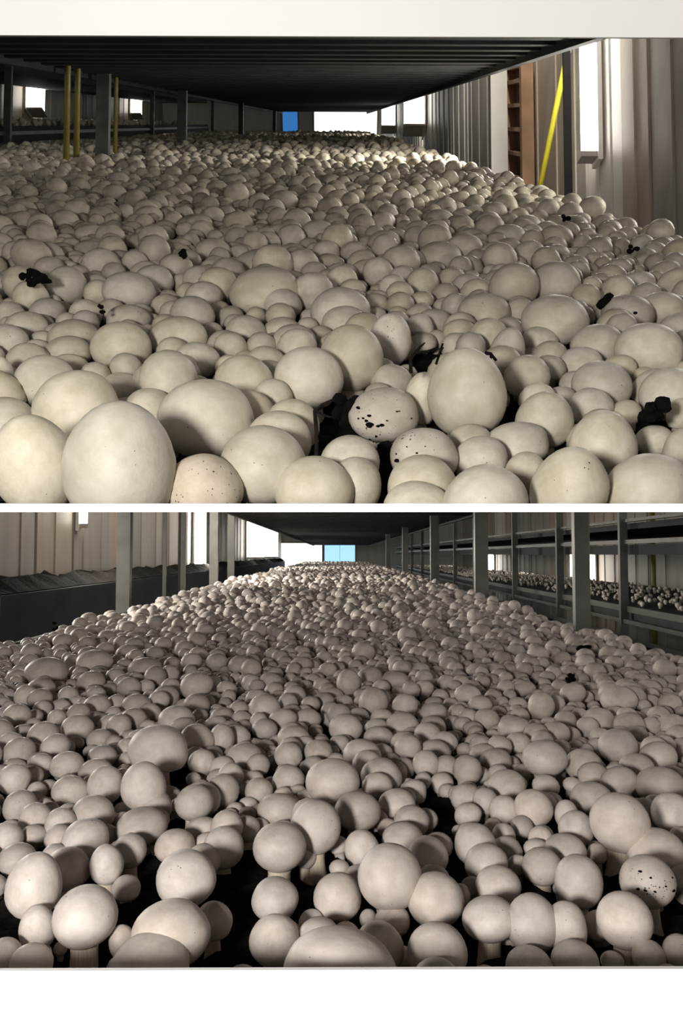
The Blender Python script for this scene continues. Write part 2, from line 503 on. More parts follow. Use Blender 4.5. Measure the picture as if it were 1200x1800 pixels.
# ================================================================== LAMPS
def wall_lamp(frame, x, side, y, z0, z1, w, label, power, group=None):
    if frame is FRAME_A:
        y += TILT * (z0 + z1) / 2
        up = Matrix.Rotation(-UP_PITCH, 4, 'X')
    else: up = Matrix.Identity(4)
    t = empty('wall_lamp', frame @ Matrix.Translation((x, y, (z0 + z1) / 2)) @ up)
    h = (z1 - z0) / 2
    MB().box(min(0, side * .02), max(0, side * .02), -w * .75, w * .75, -h - .03, h + .03).build('housing', M['panel_pale'], t)
    MB().tube([(side * (.02 + w * .5), 0, -h), (side * (.02 + w * .5), 0, h)], w / 2, 14).build('tube', M['lamp'] if power > 15 else M['lamp_far'], t, smooth=True)
    for s in (-1, 1):
        MB().box(min(side * .02, side * (.03 + w)), max(side * .02, side * (.03 + w)), -w * .55, w * .55, s * h - .012, s * h + .012).build('end_cap', M['panel_grey'], t)
    if power:
        ld = bpy.data.lights.new('wall_area_light', 'AREA'); ld.shape = 'RECTANGLE'; ld.size = 2 * h; ld.size_y = w; ld.energy = power; ld.color = (1.0, .95, .86)
        lo = bpy.data.objects.new('wall_area_light', ld); link(lo, t)
        lo.location = (side * (.025 + w), 0, 0)
        lo.rotation_euler = (0, -side * PI / 2, 0)
        lo.scale = (1, 1, 1)
    tag(t, label, 'lamp', group)
    return t


wall_lamp(FRAME_A, WALL_A - .02, -1, depth_at(1014, WALL_A), -.17, .50, .06, 'tall glaring tube lamp on the panelled wall beside the leaning yellow pole', 16)
wall_lamp(FRAME_A, WALL_A - .02, -1, depth_at(733, WALL_A), -.12, .60, .25, 'glaring wall tube lamp halfway down the upper room past the pale post', 5)
wall_lamp(FRAME_A, WALL_A - .02, -1, depth_at(686, WALL_A), -.15, .60, .25, 'glaring wall tube lamp near the far window of the upper room', 3)
for px, lab in ((105, 'white wall lamp seen between the grey and yellow uprights of the upper room'), (267, 'white wall lamp just past the thick grey upright of the upper room'),
                (357, 'small white wall lamp seen past the second thick upright of the upper room'), (380, 'small white wall lamp between the neighbouring rack\'s far posts'), (398, 'farthest small white wall lamp on the wall behind the neighbouring rack')):
    wall_lamp(FRAME_A, -4.28, 1, depth_at(px, -4.28), .10, .50, .20 if px < 300 else .12, lab, 0)
wall_lamp(FRAME_B, WALL_B + .02, 1, depth_at(338, WALL_B), -.11, .52, .11, 'tall glaring tube lamp on the panelled wall beside the lower bed', 24)
wall_lamp(FRAME_B, WALL_B + .02, 1, depth_at(130, WALL_B), .17, .45, .04, 'short wall lamp high on the panels above the low soil bed', 25)
wall_lamp(FRAME_B, WALL_B + .02, 1, depth_at(432, WALL_B), -.05, .6, .28, 'broad glaring wall lamp beside the dark tier over the lower bed', 12)
wall_lamp(FRAME_B, WALL_B + .02, 1, depth_at(462, WALL_B), -.05, .6, .28, 'farthest glaring wall lamp on the lower room\'s panelled wall', 8)
for px, lab in ((1040, 'white wall lamp showing just past the thick yellowish post'), (866, 'white wall lamp showing between the rail posts of the lower room'), (778, 'small white wall lamp far down the aisle of the lower room')):
    wall_lamp(FRAME_B, 3.28, -1, depth_at(px, 3.28), -.55, .02, .26, lab, 9)

# yellow strip leaning on the wall and timber rack on the upper room's wall
st = MB()
ya, yb = depth_at(914, WALL_A - .12), depth_at(944, WALL_A - .065)
st.tube([(WALL_A - .13, ya - .1, -.43), (WALL_A - .065, yb, .30)], .014, 8)
yl = empty('yellow_pole', FRAME_A)
st.build('pole', M['bright_yellow'], yl, smooth=True)
MB().tube([(WALL_A - .065, yb, .30), (WALL_A - .0615, yb + .002, .345)], .017, 8).build('tip', M['panel_pale'], yl, smooth=True)
tag(yl, 'bright yellow pole leaning against the beige panelled wall', 'pole')
tb = empty('timber_shelf', FRAME_A)
y0, y1 = depth_at(895, WALL_A - .05), depth_at(868, WALL_A - .05)
for y in (y0, y1 - .05): MB().box(WALL_A - .09, WALL_A - .02, y, y + .05, -.45, .32).plumb().build('side_panel', M['timber'], tb)
for z in (-.3, -.17, -.04, .09, .22, .30): MB().box(WALL_A - .085, WALL_A - .02, y0 + .05, y1 - .05, z, z + .022).plumb().build('shelf', M['timber'], tb)
MB().box(WALL_A - .03, WALL_A - .02, y0 + .05, y1 - .05, -.45, .30).plumb().build('back_panel', M['panel_brown'], tb)
tag(tb, 'narrow brown timber shelf unit against the wall behind the yellow pole', 'shelf')

#@@MUSHROOMS@@
# ================================================================== MUSHROOMS
def lathe(profile, seg, lump, seed):
    """surface of revolution with soft lumps; profile of (radius, height) from the crown down"""
    r_ = random.Random(seed)
    ph = [(r_.uniform(0, 2 * PI), r_.uniform(0, 2 * PI), r_.uniform(-1, 1)) for _ in range(4)]
    v = [(0, 0, profile[0][1])]; f = []
    for (r, z) in profile[1:]:
        for k in range(seg):
            a = 2 * PI * k / seg
            q = 1 + lump * (ph[0][2] * math.cos(a + ph[0][0]) * (1 - z) * .35 + ph[1][2] * .5 * math.cos(2 * a + ph[1][0]) + ph[2][2] * .35 * math.cos(3 * a + ph[2][0] + z * 2) + ph[3][2] * .4 * math.sin(4 * z + ph[3][0] + a))
            v.append((math.cos(a) * r * q, math.sin(a) * r * q, z))
    for k in range(seg): f.append((0, 1 + k, 1 + (k + 1) % seg))
    n = len(profile) - 1
    for j in range(n - 1):
        for k in range(seg):
            a = 1 + j * seg + k; b = 1 + j * seg + (k + 1) % seg
            f.append((a, a + seg, b + seg, b))
    f.append(tuple(1 + (n - 1) * seg + k for k in range(seg))[::-1])
    return v, f


def cap_profile(kind, rings):
    p = []
    lo = {'button': -62, 'dome': -38, 'egg': -58}[kind]
    for i in range(rings + 1):
        t = math.radians(90 + (lo - 90) * i / rings)
        c, s_ = math.cos(t), math.sin(t)
        if kind == 'dome': r, z = c ** 0.94, (s_ if s_ > 0 else s_ * .95)
        elif kind == 'egg': r, z = c * (1 - .10 * s_), s_
        else: r, z = c ** .96, s_ * (1 if s_ > 0 else .92)
        p.append((max(r, 0), z))
    r, z = p[-1]
    p += [(r * .93, z - .035), (r * .84, z - .015), (r * .66, z + .06), (.36, z + .11)]
    return p


def to_mesh(name, vf, mat):
    me = bpy.data.meshes.new(name)
    me.from_pydata(vf[0], [], vf[1])
    me.polygons.foreach_set('use_smooth', [True] * len(me.polygons))
    me.materials.append(mat); me.update()
    return me


CAPS = {}
for room in 'ab':
    for kind in ('button', 'dome', 'egg'):
        for i in range(4):
            vf = lathe(cap_profile(kind, 13), 26, .10 if kind != 'egg' else .06, 31 * i + len(kind))
            for sp in (False, True):
                CAPS[room, kind, i, sp] = to_mesh('cap', vf, M['cap_' + room + ('_speck' if sp else '')])
STEM_PROF = [(0, 0), (.55, 0), (.50, -.12), (.44, -.35), (.46, -.65), (.55, -.9), (.58, -1.0)]
STEMS = [to_mesh('stem', lathe(STEM_PROF, 14, .12, 5 + i), M['stem']) for i in range(3)]


def blob(seed, n=7):
    bm = bmesh.new()
    bmesh.ops.create_icosphere(bm, subdivisions=2, radius=1)
    r_ = random.Random(seed)
    dirs = [(Vector((r_.gauss(0, 1), r_.gauss(0, 1), r_.gauss(0, 1))).normalized(), r_.uniform(-.45, .5)) for _ in range(n)]
    for v_ in bm.verts:
        q = 1.0
        for d_, a_ in dirs: q += a_ * max(0, v_.co.normalized().dot(d_)) ** 4
        v_.co *= q * r_.uniform(.86, 1.12)
    me = bpy.data.meshes.new('soil_crumb'); bm.to_mesh(me); bm.free()
    me.materials.append(M['crumb'])
    return me


CRUMBS = [blob(100 + i) for i in range(5)]

# (cap centre x, y, width, height in the photograph, options)
# options: s speckled, k kind, lift = cap centre above soil in cap heights, lab = label, lm = how neighbours name it
A_SPOTS = [
 (212,818,202,226,dict(k='egg',lab='huge smooth egg-shaped cream mushroom, largest at the front of the upper bed',lm='the huge egg-shaped cap')),
 (62,818,146,188,dict(k='egg',lab='tall cream mushroom half in shade at the upper bed\'s front corner',lm='the half-shaded corner cap')),
 (8,745,112,92,{}), (138,718,152,134,dict(lab='broad pale dome mushroom right behind the huge egg-shaped cap',lm='the broad dome behind the huge cap')),
 (80,674,106,98,{}), (0,667,52,86,{}), (262,724,96,84,{}),
 (364,740,168,140,dict(k='button',lab='large round cream mushroom with shaded underside beside the huge egg-shaped cap',lm='the large shaded-bottom cap')),
 (358,862,136,126,dict(s=1,lab='dirt-flecked round mushroom at the upper bed\'s edge beside the huge cap',lm='the flecked front-edge cap')),
 (275,672,86,68,{}), (215,682,76,52,{}), (345,686,64,52,{}),
 (462,820,152,142,dict(k='button',lab='round cream mushroom with a single dark dot on its face',lm='the single-dot cap')),
 (490,776,116,106,{}), (512,746,94,92,{}),
 (553,858,138,112,dict(k='dome',lab='dome mushroom with gill edge showing at the upper bed\'s front strip',lm='the gill-edged front cap')),
 (625,850,96,96,{}), (615,814,106,96,{}),
 (675,731,122,94,dict(s=1,k='button',crumb=22,lab='pinkish mushroom smeared with black soil crumbs beside the dark hole',lm='the soil-smeared pink cap')),
 (745,800,116,96,dict(s=1,crumb=26,lab='mushroom peppered with black crumbs just below the soil-smeared pink cap',lm='the peppered cap')),
 (742,852,130,104,{}), (735,897,120,98,{}),
 (542,668,126,114,dict(k='button',lab='smooth round mushroom with rosy edge behind the black twig',lm='the rosy-edged round cap')),
 (428,676,106,102,{}),
 (617,632,116,120,dict(k='button',lab='tall round greenish-cream mushroom at the middle of the upper bed',lm='the greenish middle cap')),
 (820,692,136,160,dict(k='egg',lift=1.15,lab='tall yellowish egg-shaped mushroom standing alone in the upper bed',lm='the yellowish egg-shaped cap')),
 (740,702,62,100,{}), (688,672,76,62,{}),
 (957,738,100,100,dict(k='egg',lab='dim olive-grey mushroom narrowing downward beside the yellowish egg-shaped cap',lm='the olive-grey cap')),
 (1060,782,116,122,dict(k='egg',lab='ribbed greenish mushroom tapering downward near the black gap',lm='the tapering greenish cap')),
 (1057,679,106,84,dict(k='button',lab='half-lit smooth mushroom bulging toward the panelled wall',lm='the half-lit bulging cap')),
 (1037,716,80,68,{}),
 (908,779,116,74,dict(k='dome',lab='flat oval mushroom lying below the olive-grey cap',lm='the flat oval cap')),
 (845,806,96,80,{}),
 (853,886,152,142,dict(k='dome',lab='broad pale mushroom cut off by the white strip beside the upright pink one',lm='the broad strip-side cap')),
 (923,836,74,86,{}),
 (1000,858,134,152,dict(k='egg',lab='upright pinkish-white egg-shaped mushroom at the upper bed\'s white front strip',lm='the upright pinkish egg cap')),
 (1142,862,152,128,dict(k='dome',lab='shadowy brownish dome mushroom at the wall-side end of the front strip',lm='the shadowy corner dome')),
 (1176,690,102,88,dict(k='dome',lab='mushroom with a dark underside directly above the black gap',lm='the cap over the black gap')),
 (1150,776,66,56,{}), (1202,790,74,78,{}), (1194,728,42,58,{}),
 (213,612,106,90,dict(k='button',lab='yellow-green tinted round mushroom in the middle rows on the rack side',lm='the yellow-green tinted cap')),
 (118,622,86,62,{}), (130,596,92,66,{}), (232,600,76,62,{}), (312,596,102,74,{}), (345,636,82,66,{}), (316,652,76,56,{}),
 (338,556,80,68,{}), (226,515,94,72,dict(k='button',lab='bright round mushroom two along from the black soil clump',lm='the bright mid-row cap')),
 (225,562,80,54,{}), (150,552,60,52,{}), (118,503,70,68,dict(k='button',lab='pale mushroom touching the black soil clump on its wall side',lm='the cap beside the soil clump')),
 (55,526,64,64,dict(k='button',lab='pale round mushroom with the black soil clump on top',lm='the cap under the soil clump')), (85,551,64,52,{}), (5,506,46,46,{}), (48,576,76,54,{}), (12,602,76,64,{}), (172,504,42,44,{}),
 (352,496,66,58,{}), (270,496,70,58,{}), (205,462,62,42,{}), (296,526,40,34,{}), (35,636,46,44,{}), (395,606,62,52,{}), (375,442,66,46,{}),
 (465,511,126,82,dict(k='dome',lab='wide flattened long dome mushroom in the middle of the upper bed',lm='the wide flattened dome')),
 (494,536,72,58,{}), (598,546,106,80,dict(k='dome',lab='mushroom with a bright lit band overlapping the one in front',lm='the bright-banded dome')),
 (606,571,84,64,{}),
 (686,600,74,96,dict(s=1,k='button',lab='scarred white mushroom with flaking skin beside the greenish middle cap',lm='the scarred white cap')),
 (600,496,60,58,{}), (517,601,78,62,{}), (495,583,66,50,{}), (738,577,48,54,{}), (742,604,52,36,{}), (465,641,76,66,{}), (405,611,62,56,{}), (432,584,72,58,{}),
 (460,463,102,50,{}), (572,444,52,42,{}), (624,446,52,42,{}), (664,479,54,54,{}), (690,511,54,56,{}), (742,501,60,58,{}), (775,451,80,52,dict(k='dome',lab='clean domed mushroom standing proud in the middle distance of the upper bed',lm='the proud mid-distance dome')), (712,451,46,42,{}), (665,531,42,42,{}),
 (903,506,90,84,dict(k='button',lab='round mushroom leaning into its twin beside it, rack-side one of the pair',lm='the leaning twin cap')),
 (975,501,86,80,dict(k='button',lab='round mushroom leaning into its twin, wall-side one of the pair',lm='the wall-side twin cap')),
 (974,565,120,86,dict(k='button',lab='large rounded mushroom in front of the leaning twin caps',lm='the large cap before the twins')),
 (850,551,92,68,{}), (858,593,72,68,{}),
 (892,616,60,80,dict(k='egg',lab='slim white split-skinned mushroom behind the yellowish egg-shaped cap',lm='the split-skinned cap')),
 (1050,609,94,74,{}),
 (1139,618,118,98,dict(k='button',lab='big pinkish mushroom catching the lamp light near the wall-side edge',lm='the big pinkish cap')),
 (967,626,62,52,{}), (948,598,66,48,{}), (1020,641,78,62,{}), (1102,553,92,68,dict(s=1,crumb=3,lab='grey-green mushroom with a black notch of soil on its rim',lm='the notched grey-green cap')), (1162,546,82,62,{}), (822,506,60,50,{}), (1194,582,72,62,{}),
 (1010,471,50,44,{}), (1037,513,46,52,{}), (930,450,58,52,{}), (1120,501,62,48,{}), (1170,481,56,46,{}), (1130,456,50,40,{}), (975,436,44,40,{}),
 (160,413,56,36,{}), (300,447,70,38,{}), (340,397,66,38,{}), (280,351,50,32,{}), (230,356,44,34,{}), (175,341,36,30,{}), (65,441,62,34,{}), (560,411,60,46,{}), (490,387,42,44,{}), (540,357,56,34,{}), (108,442,50,30,{}), (410,322,48,30,{}), (290,406,46,34,{}), (240,427,42,32,{}),
 (675,427,58,44,{}), (735,407,48,38,{}), (890,417,66,44,{}), (772,387,52,36,{}), (805,394,44,32,{}), (827,419,50,36,{}), (857,392,48,38,{}), (887,364,48,44,{}), (925,397,52,38,{}), (962,407,46,34,{}),
]
B_SPOTS = [
 (149,1613,112,104,dict(k='button',lift=1.75,lab='round button mushroom on a thick visible stem at the lower bed\'s front',lm='the thick-stemmed button')),
 (60,1556,96,110,dict(k='egg',lift=1.7,lab='tall double-bulged mushroom above the small egg-shaped button at the wall side',lm='the tall double-bulged cap')),
 (66,1630,64,76,dict(k='egg',lab='small egg-shaped button tucked beneath the tall double-bulged cap',lm='the small tucked egg')),
 (118,1528,78,74,{}), (30,1504,60,42,{}),
 (326,1546,104,98,dict(k='button',lift=1.6,lab='round pinkish mushroom standing over the big front dome of the lower bed',lm='the round cap over the big dome')),
 (300,1639,138,104,dict(k='dome',lift=1.6,lab='big smooth dome mushroom overlapped by another dome at the white board',lm='the big smooth dome')),
 (262,1694,142,98,dict(k='dome',lab='broad dome mushroom pressed against the added lower white board',lm='the broad board-side dome')),
 (375,1618,66,64,{}), (187,1519,60,68,dict(k='egg',lift=1.7)), (228,1496,60,60,{}), (357,1514,62,58,{}), (308,1489,70,60,{}), (392,1491,72,74,{}), (215,1658,46,62,{}), (8,1681,62,62,{}), (150,1474,82,68,{}), (10,1476,60,58,{}),
 (76,1676,30,28,{}), (106,1668,24,24,{}), (222,1562,50,44,{}),
 (491,1490,94,84,dict(k='button',lift=1.7,lab='round button on a short stem over the two stacked balls',lm='the short-stemmed round button')),
 (483,1582,82,76,dict(k='button',lab='upper of two ball-shaped buttons stacked beside the black soil patch',lm='the upper stacked ball')),
 (483,1655,88,88,dict(k='button',lab='lower of two stacked ball-shaped buttons, marked with one tiny dot',lm='the lower stacked ball')),
 (594,1578,84,82,dict(k='button',lab='ball-shaped button between the stacked balls and the largest round cap',lm='the middle ball button')),
 (684,1543,112,114,dict(k='button',lift=1.7,lab='largest perfectly round mushroom in the middle of the lower bed\'s front',lm='the largest round cap')),
 (765,1583,100,92,dict(k='button',lift=1.5,lab='upper of two big balls just rail-side of the largest round cap',lm='the upper big ball')),
 (768,1675,106,98,dict(k='button',lift=1.4,lab='lower of two big balls, touching the added white board',lm='the lower big ball')),
 (598,1704,194,134,dict(k='dome',s=.3,lift=1.6,lab='widest flat brown-tinted mushroom at the middle of the added white board',lm='the widest flat cap')),
 (664,1669,90,92,{}), (547,1622,44,44,dict(k='button',lab='tiny ball button standing free before the black soil patch',lm='the tiny free button')), (647,1616,30,34,{}), (636,1493,62,66,{}), (751,1503,76,64,{}), (708,1477,74,62,{}),
 (555,1455,88,94,dict(k='button',lift=1.6,lab='big pale round mushroom leaning forward behind the black soil patch',lm='the big forward-leaning cap')),
 (690,1617,60,52,{}), (608,1637,42,28,{}), (536,1500,42,56,{}),
 (835,1486,74,74,dict(k='button',lab='smooth button topping a column of three on the rail side',lm='the column-top button')), (854,1516,76,64,{}), (875,1558,80,68,{}),
 (860,1616,96,74,dict(k='button',lift=1.9,lab='tilted oval button on a leaning stem at the front of the rail side',lm='the tilted oval button')),
 (935,1621,92,98,dict(k='egg',lift=1.5,lab='greyish egg-shaped button in front of a thin dark upright cap',lm='the greyish egg button')), (996,1633,72,92,{}),
 (1017,1551,84,94,dict(k='button',lift=1.6,lab='glossy round button beside the speckled pink one',lm='the glossy round button')),
 (1097,1619,96,96,dict(k='button',lift=1.5,lab='big clean ball button right in front of the speckled pink one',lm='the big clean ball')),
 (1138,1551,96,90,dict(k='button',s=1,crumb=14,lift=1.6,lab='speckled pink button spotted with black soil crumbs on the rail side',lm='the speckled pink button')),
 (952,1524,70,64,{}), (910,1521,38,36,{}), (930,1703,86,72,{}), (1010,1693,84,72,{}), (1140,1683,58,56,{}), (1194,1676,60,62,{}), (992,1492,74,52,{}), (950,1476,44,46,{}), (1152,1496,98,72,{}), (1050,1501,36,36,{}), (885,1471,42,46,{}), (1190,1521,36,40,{}), (1076,1690,40,32,{}),
 (278,1316,108,84,dict(k='dome',lift=1.5,lab='wide pale mushroom towering over its neighbours in the lower bed\'s wall side',lm='the towering wide cap')),
 (252,1381,80,84,dict(k='egg',lift=1.6,lab='egg-shaped mushroom directly below the towering wide cap',lm='the egg below the towering cap')), (272,1419,62,56,{}), (249,1454,90,64,{}), (163,1433,76,68,{}), (62,1442,60,62,{}), (36,1416,58,54,{}), (106,1451,56,60,{}), (25,1371,56,56,{}), (35,1321,54,50,{}), (76,1296,56,54,{}),
 (342,1412,68,62,dict(k='button',lift=1.7,lab='round button on a crooked stem beside the black gap at mid bed',lm='the crooked-stemmed button')), (392,1391,58,60,{}), (358,1461,62,48,{}), (185,1381,62,68,{}), (124,1391,64,54,{}), (345,1301,62,58,{}), (310,1268,66,54,{}), (355,1341,50,46,{}), (118,1346,58,48,{}), (180,1331,52,42,{}), (175,1301,46,38,{}), (135,1281,58,50,{}), (210,1276,46,42,{}), (170,1243,48,42,{}), (240,1241,52,42,{}), (30,1261,50,46,{}), (0,1291,50,52,{}), (65,1391,34,34,{}), (225,1316,40,38,{}), (390,1301,44,56,{}),
 (584,1375,96,80,dict(k='button',lift=1.6,lab='large pinkish round mushroom in the centre of the lower bed',lm='the large pinkish centre cap')),
 (629,1427,80,68,dict(k='button',lift=1.6,lab='barrel-shaped button with dark underside in front of the pinkish centre cap',lm='the barrel-shaped button')), (490,1425,76,58,{}), (669,1362,74,58,{}), (636,1329,70,58,{}), (507,1370,56,50,{}), (507,1329,50,48,{}), (516,1300,60,48,{}), (428,1333,66,52,{}), (697,1414,66,52,{}), (722,1446,64,58,{}), (749,1344,48,50,{}), (727,1391,46,42,{}), (607,1281,60,52,{}), (665,1299,54,44,{}), (706,1273,60,44,{}), (655,1236,52,56,{}), (760,1279,46,42,{}), (465,1283,48,38,{}), (433,1458,48,46,{}), (435,1431,32,26,{}), (455,1391,50,46,{}), (540,1266,48,40,{}), (465,1246,58,52,{}), (560,1321,52,42,{}), (785,1351,46,46,{}), (780,1306,48,40,{}), (405,1366,46,50,{}),
 (1088,1447,102,102,dict(k='button',lift=1.6,lab='biggest round pink-beige mushroom on the rail side of the lower bed',lm='the biggest rail-side cap')),
 (957,1334,80,64,dict(k='button',lift=1.8,lab='pinkish flattened ball on a clear stem on the rail side',lm='the stemmed pinkish ball')),
 (936,1423,68,68,dict(k='button',lab='clean round button just below the stemmed pinkish ball',lm='the clean round button')), (890,1383,68,58,{}), (885,1424,52,52,{}), (1038,1404,72,58,{}), (1012,1458,60,64,{}), (1087,1313,68,62,{}), (1156,1332,68,54,{}), (1160,1379,82,62,{}), (1118,1351,62,52,{}), (1025,1346,64,58,{}), (871,1338,56,44,{}), (1180,1431,72,72,{}), (1082,1366,46,48,{}), (995,1433,42,52,{}), (820,1401,56,46,{}), (822,1433,48,42,{}), (905,1283,62,46,{}), (910,1309,46,42,{}), (975,1291,54,44,{}), (1050,1266,58,44,{}), (1105,1276,56,44,{}), (845,1311,42,38,{}), (855,1266,46,40,{}), (1180,1276,52,40,{}),
 (165,1163,64,42,{}), (82,1181,72,50,{}), (72,1211,50,38,{}), (345,1206,58,48,{}), (345,1241,48,42,{}), (255,1176,62,40,{}), (160,1201,50,42,{}), (300,1211,36,38,{}), (422,1171,44,38,{}), (505,1241,38,46,{}), (120,1226,38,38,{}), (100,1266,34,38,{}),
 (650,1191,46,40,{}), (695,1196,52,34,{}), (612,1201,42,50,{}), (1087,1231,64,48,{}), (845,1111,38,28,{}), (1140,1211,44,32,{}), (1177,1238,42,36,{}), (1030,1183,38,28,{}), (840,1179,42,28,{}), (920,1211,42,30,{}),
]

# the upper bed's front row stands on the thin front tray: trim what would hang below it
CUT_N = (CAM_M.to_3x3() @ Vector((0, 1.0, -(897.0 - 900) / F))).normalized()
_r = CAM_M.to_3x3() @ Vector((0, -(896.5 - 900) / F, -1.0))
CUT_N = Vector((0, -_r.z, _r.y)).normalized()
CUT_P = Vector((0, 0, CAM_Z))


def trimmed(me, mat_world):
    """copy of a mesh without what lies below the front tray; None when nothing is left"""
    co = [mat_world @ v_.co for v_ in me.vertices]
    dist = [(c - CUT_P).dot(CUT_N) for c in co]
    if min(dist) >= 0: return me
    if max(dist) <= 0: return None
    bm = bmesh.new(); bm.from_mesh(me)
    inv = mat_world.inverted()
    n_l = (mat_world.to_3x3().transposed() @ CUT_N).normalized()
    bmesh.ops.bisect_plane(bm, geom=bm.verts[:] + bm.edges[:] + bm.faces[:], plane_co=inv @ CUT_P, plane_no=n_l, clear_inner=True)
    bmesh.ops.holes_fill(bm, edges=[e for e in bm.edges if e.is_boundary])
    out = bpy.data.meshes.new(me.name); bm.to_mesh(out); bm.free()
    out.materials.append(me.materials[0])
    return out


def place(room, frame, spots):
    placed = []
    for idx, (cx, cy, w, h, o) in enumerate(spots):
        r_ = random.Random(idx * 13 + ord(room))
        rx, rz, s = pixel_ray(frame, cx, cy)
        kind = o.get('k') or r_.choice(['button', 'dome', 'button', 'dome'] if room == 'a' else ['button', 'button', 'button', 'dome'])
        lift = o.get('lift', 1.12 if room == 'a' else r_.uniform(1.25, 1.5))
        hv = h / 2 * (1.04 if kind != 'dome' else 1.12)
        d = HS / (-rz + lift * hv / F * s)
        zc = d * s
        rad = w / 2 / F * zc
        rv = hv / F * zc * .97
        hc = HS + rz * d
        if kind == 'dome': hc -= rv * .10
        base = Matrix.Translation((rx * d, d, -HS))
        t = empty('mushroom', frame @ base)
        tilt = Matrix.Rotation(r_.uniform(-.16, .16), 4, 'X') @ Matrix.Rotation(r_.uniform(-.16, .16), 4, 'Y')
        sp = o.get('s', 0) >= .5
        cap_local = Matrix.Translation((0, 0, hc)) @ tilt @ Matrix.Diagonal((rad, rad, rv, 1)) @ Matrix.Rotation(r_.uniform(0, 6.28), 4, 'Z')
        me = CAPS[room, kind, r_.randrange(4), sp]
        stem_len = hc + rv * (-.45 if kind != 'dome' else -.35) + .006
        sr = rad * r_.uniform(.85, 1.05)
        stem_local = Matrix.Translation((0, 0, stem_len - .006)) @ Matrix.Diagonal((sr, sr, max(stem_len, .004), 1))
        sm = STEMS[idx % 3]
        if room == 'a' and cy > 690:
            me = trimmed(me, frame @ base @ cap_local)
            sm = trimmed(sm, frame @ base @ stem_local)
        c = bpy.data.objects.new('cap', me); link(c, t); c.matrix_local = cap_local
        if sm is not None:
            st_ = bpy.data.objects.new('stem', sm); link(st_, t); st_.matrix_local = stem_local
        for k in range(o.get('crumb', 0)):
            a = r_.gauss(-1.9, .65); e = r_.gauss(.12, .32)
            p = Vector((math.cos(a) * math.cos(e) * rad, math.sin(a) * math.cos(e) * rad, math.sin(e) * rv + hc))
            q = bpy.data.objects.new('soil_crumb', CRUMBS[k % 5]); link(q, t)
            z_ = rad * min(.11, .022 * math.exp(abs(r_.gauss(0, .75))))
            q.matrix_local = Matrix.Translation(p) @ Matrix.Rotation(r_.uniform(0, 6), 4, 'Z') @ Matrix.Diagonal((z_, z_ * r_.uniform(.6, 1.3), z_ * .7, 1))
        placed.append((t, cx, cy, w, h, o, rx * d, d, rad))
    return placed


PA = place('a', FRAME_A, A_SPOTS)
PB = place('b', FRAME_B, B_SPOTS)
print('mushrooms', len(PA), len(PB))


def label_all(placed, bed, plus_x, minus_x):
    marks = [p for p in placed if 'lm' in p[5]]
    groups = {}
    for p in placed:
        t, cx, cy, w, h, o = p[:6]
        if 'lab' in o:
            tag(t, o['lab'], 'mushroom', 'mushrooms of the ' + bed); continue
        m = min(marks, key=lambda q: ((q[1] - cx) / 1.0) ** 2 + ((q[2] - cy) * 1.3) ** 2)
        dx, dy = (cx - m[1]), (cy - m[2]) * 1.4
        dr = ('before' if dy > 0 else 'behind') if abs(dy) > abs(dx) else (plus_x if dx > 0 else minus_x)
        groups.setdefault((m[5]['lm'], dr), []).append((math.hypot(dx, dy), p))
    words = ['', 'second ', 'third ', 'fourth ', 'fifth ', 'sixth ', 'seventh ', 'eighth ', 'ninth ', 'tenth ', 'eleventh ', 'twelfth ', 'thirteenth ', 'fourteenth ', 'fifteenth ', 'sixteenth ']
    for (lm, dr), g in groups.items():
        g.sort(key=lambda q: q[0])
        for i, (_, p) in enumerate(g):
            w, h = p[3], p[4]
            shape = 'oval' if w > 1.3 * h else ('tall' if h > 1.08 * w else 'rounded')
            near = 'next' if i == 0 else words[i].strip()
            tag(p[0], f'{shape} mushroom, {near} one {dr} {lm}', 'mushroom', 'mushrooms of the ' + bed)


label_all(PA, 'upper bed', 'wall-side of', 'rack-side of')
label_all(PB, 'lower bed', 'rail-side of', 'wall-side of')


# ---- the uncountable rest of both crops, one mesh for each bed
def low_cap(seg, rings):
    v = [(0, 0, 1.0)]; f = []
    for j in range(1, rings + 1):
        t = PI / 2 - (PI / 2 + .95) * j / rings
        for k in range(seg):
            a = 2 * PI * (k + .5 * (j % 2)) / seg
            v.append((math.cos(t) * math.cos(a), math.cos(t) * math.sin(a), math.sin(t)))
    for k in range(seg):
        v.append((.45 * math.cos(2 * PI * k / seg), .45 * math.sin(2 * PI * k / seg), -1.7))
    for k in range(seg): f.append((0, 1 + k, 1 + (k + 1) % seg))
    for j in range(rings):
        for k in range(seg):
            a = 1 + j * seg + k; b = 1 + j * seg + (k + 1) % seg
            f.append((a, a + seg, b)); f.append((b, a + seg, b + seg))
    return np.array(v), np.array(f)


LOD = [low_cap(14, 8), low_cap(9, 5), low_cap(6, 3)]


BARE = {'a': [(600, 730, 38, 48), (688, 795, 26, 30), (1152, 728, 30, 24), (885, 735, 26, 26), (760, 640, 40, 22), (540, 760, 20, 40)],
        'b': [(415, 1585, 62, 85), (240, 1570, 46, 60), (18, 1585, 40, 60), (768, 1410, 22, 34), (545, 1555, 36, 50), (1085, 1570, 40, 60), (1170, 1620, 50, 40),
              (20, 1640, 50, 50), (650, 1640, 30, 30), (930, 1580, 40, 30), (420, 1520, 40, 40), (850, 1660, 40, 40), (330, 1465, 30, 20), (1080, 1680, 50, 40), (640, 1470, 30, 30), (300, 1370, 24, 24), (160, 1560, 60, 40)]}


def bare_spots(room, frame):
    out = []
    for (cx, cy, a, b) in BARE[room]:
        rx, rz, s_ = pixel_ray(frame, cx, cy)
        d = (HS - .012) / -rz
        x2, z2, _ = pixel_ray(frame, cx, cy - b); d2 = (HS - .012) / -z2
        out.append((rx * d, d, a / F * d * s_, max(.02, d2 - d)))
    return out


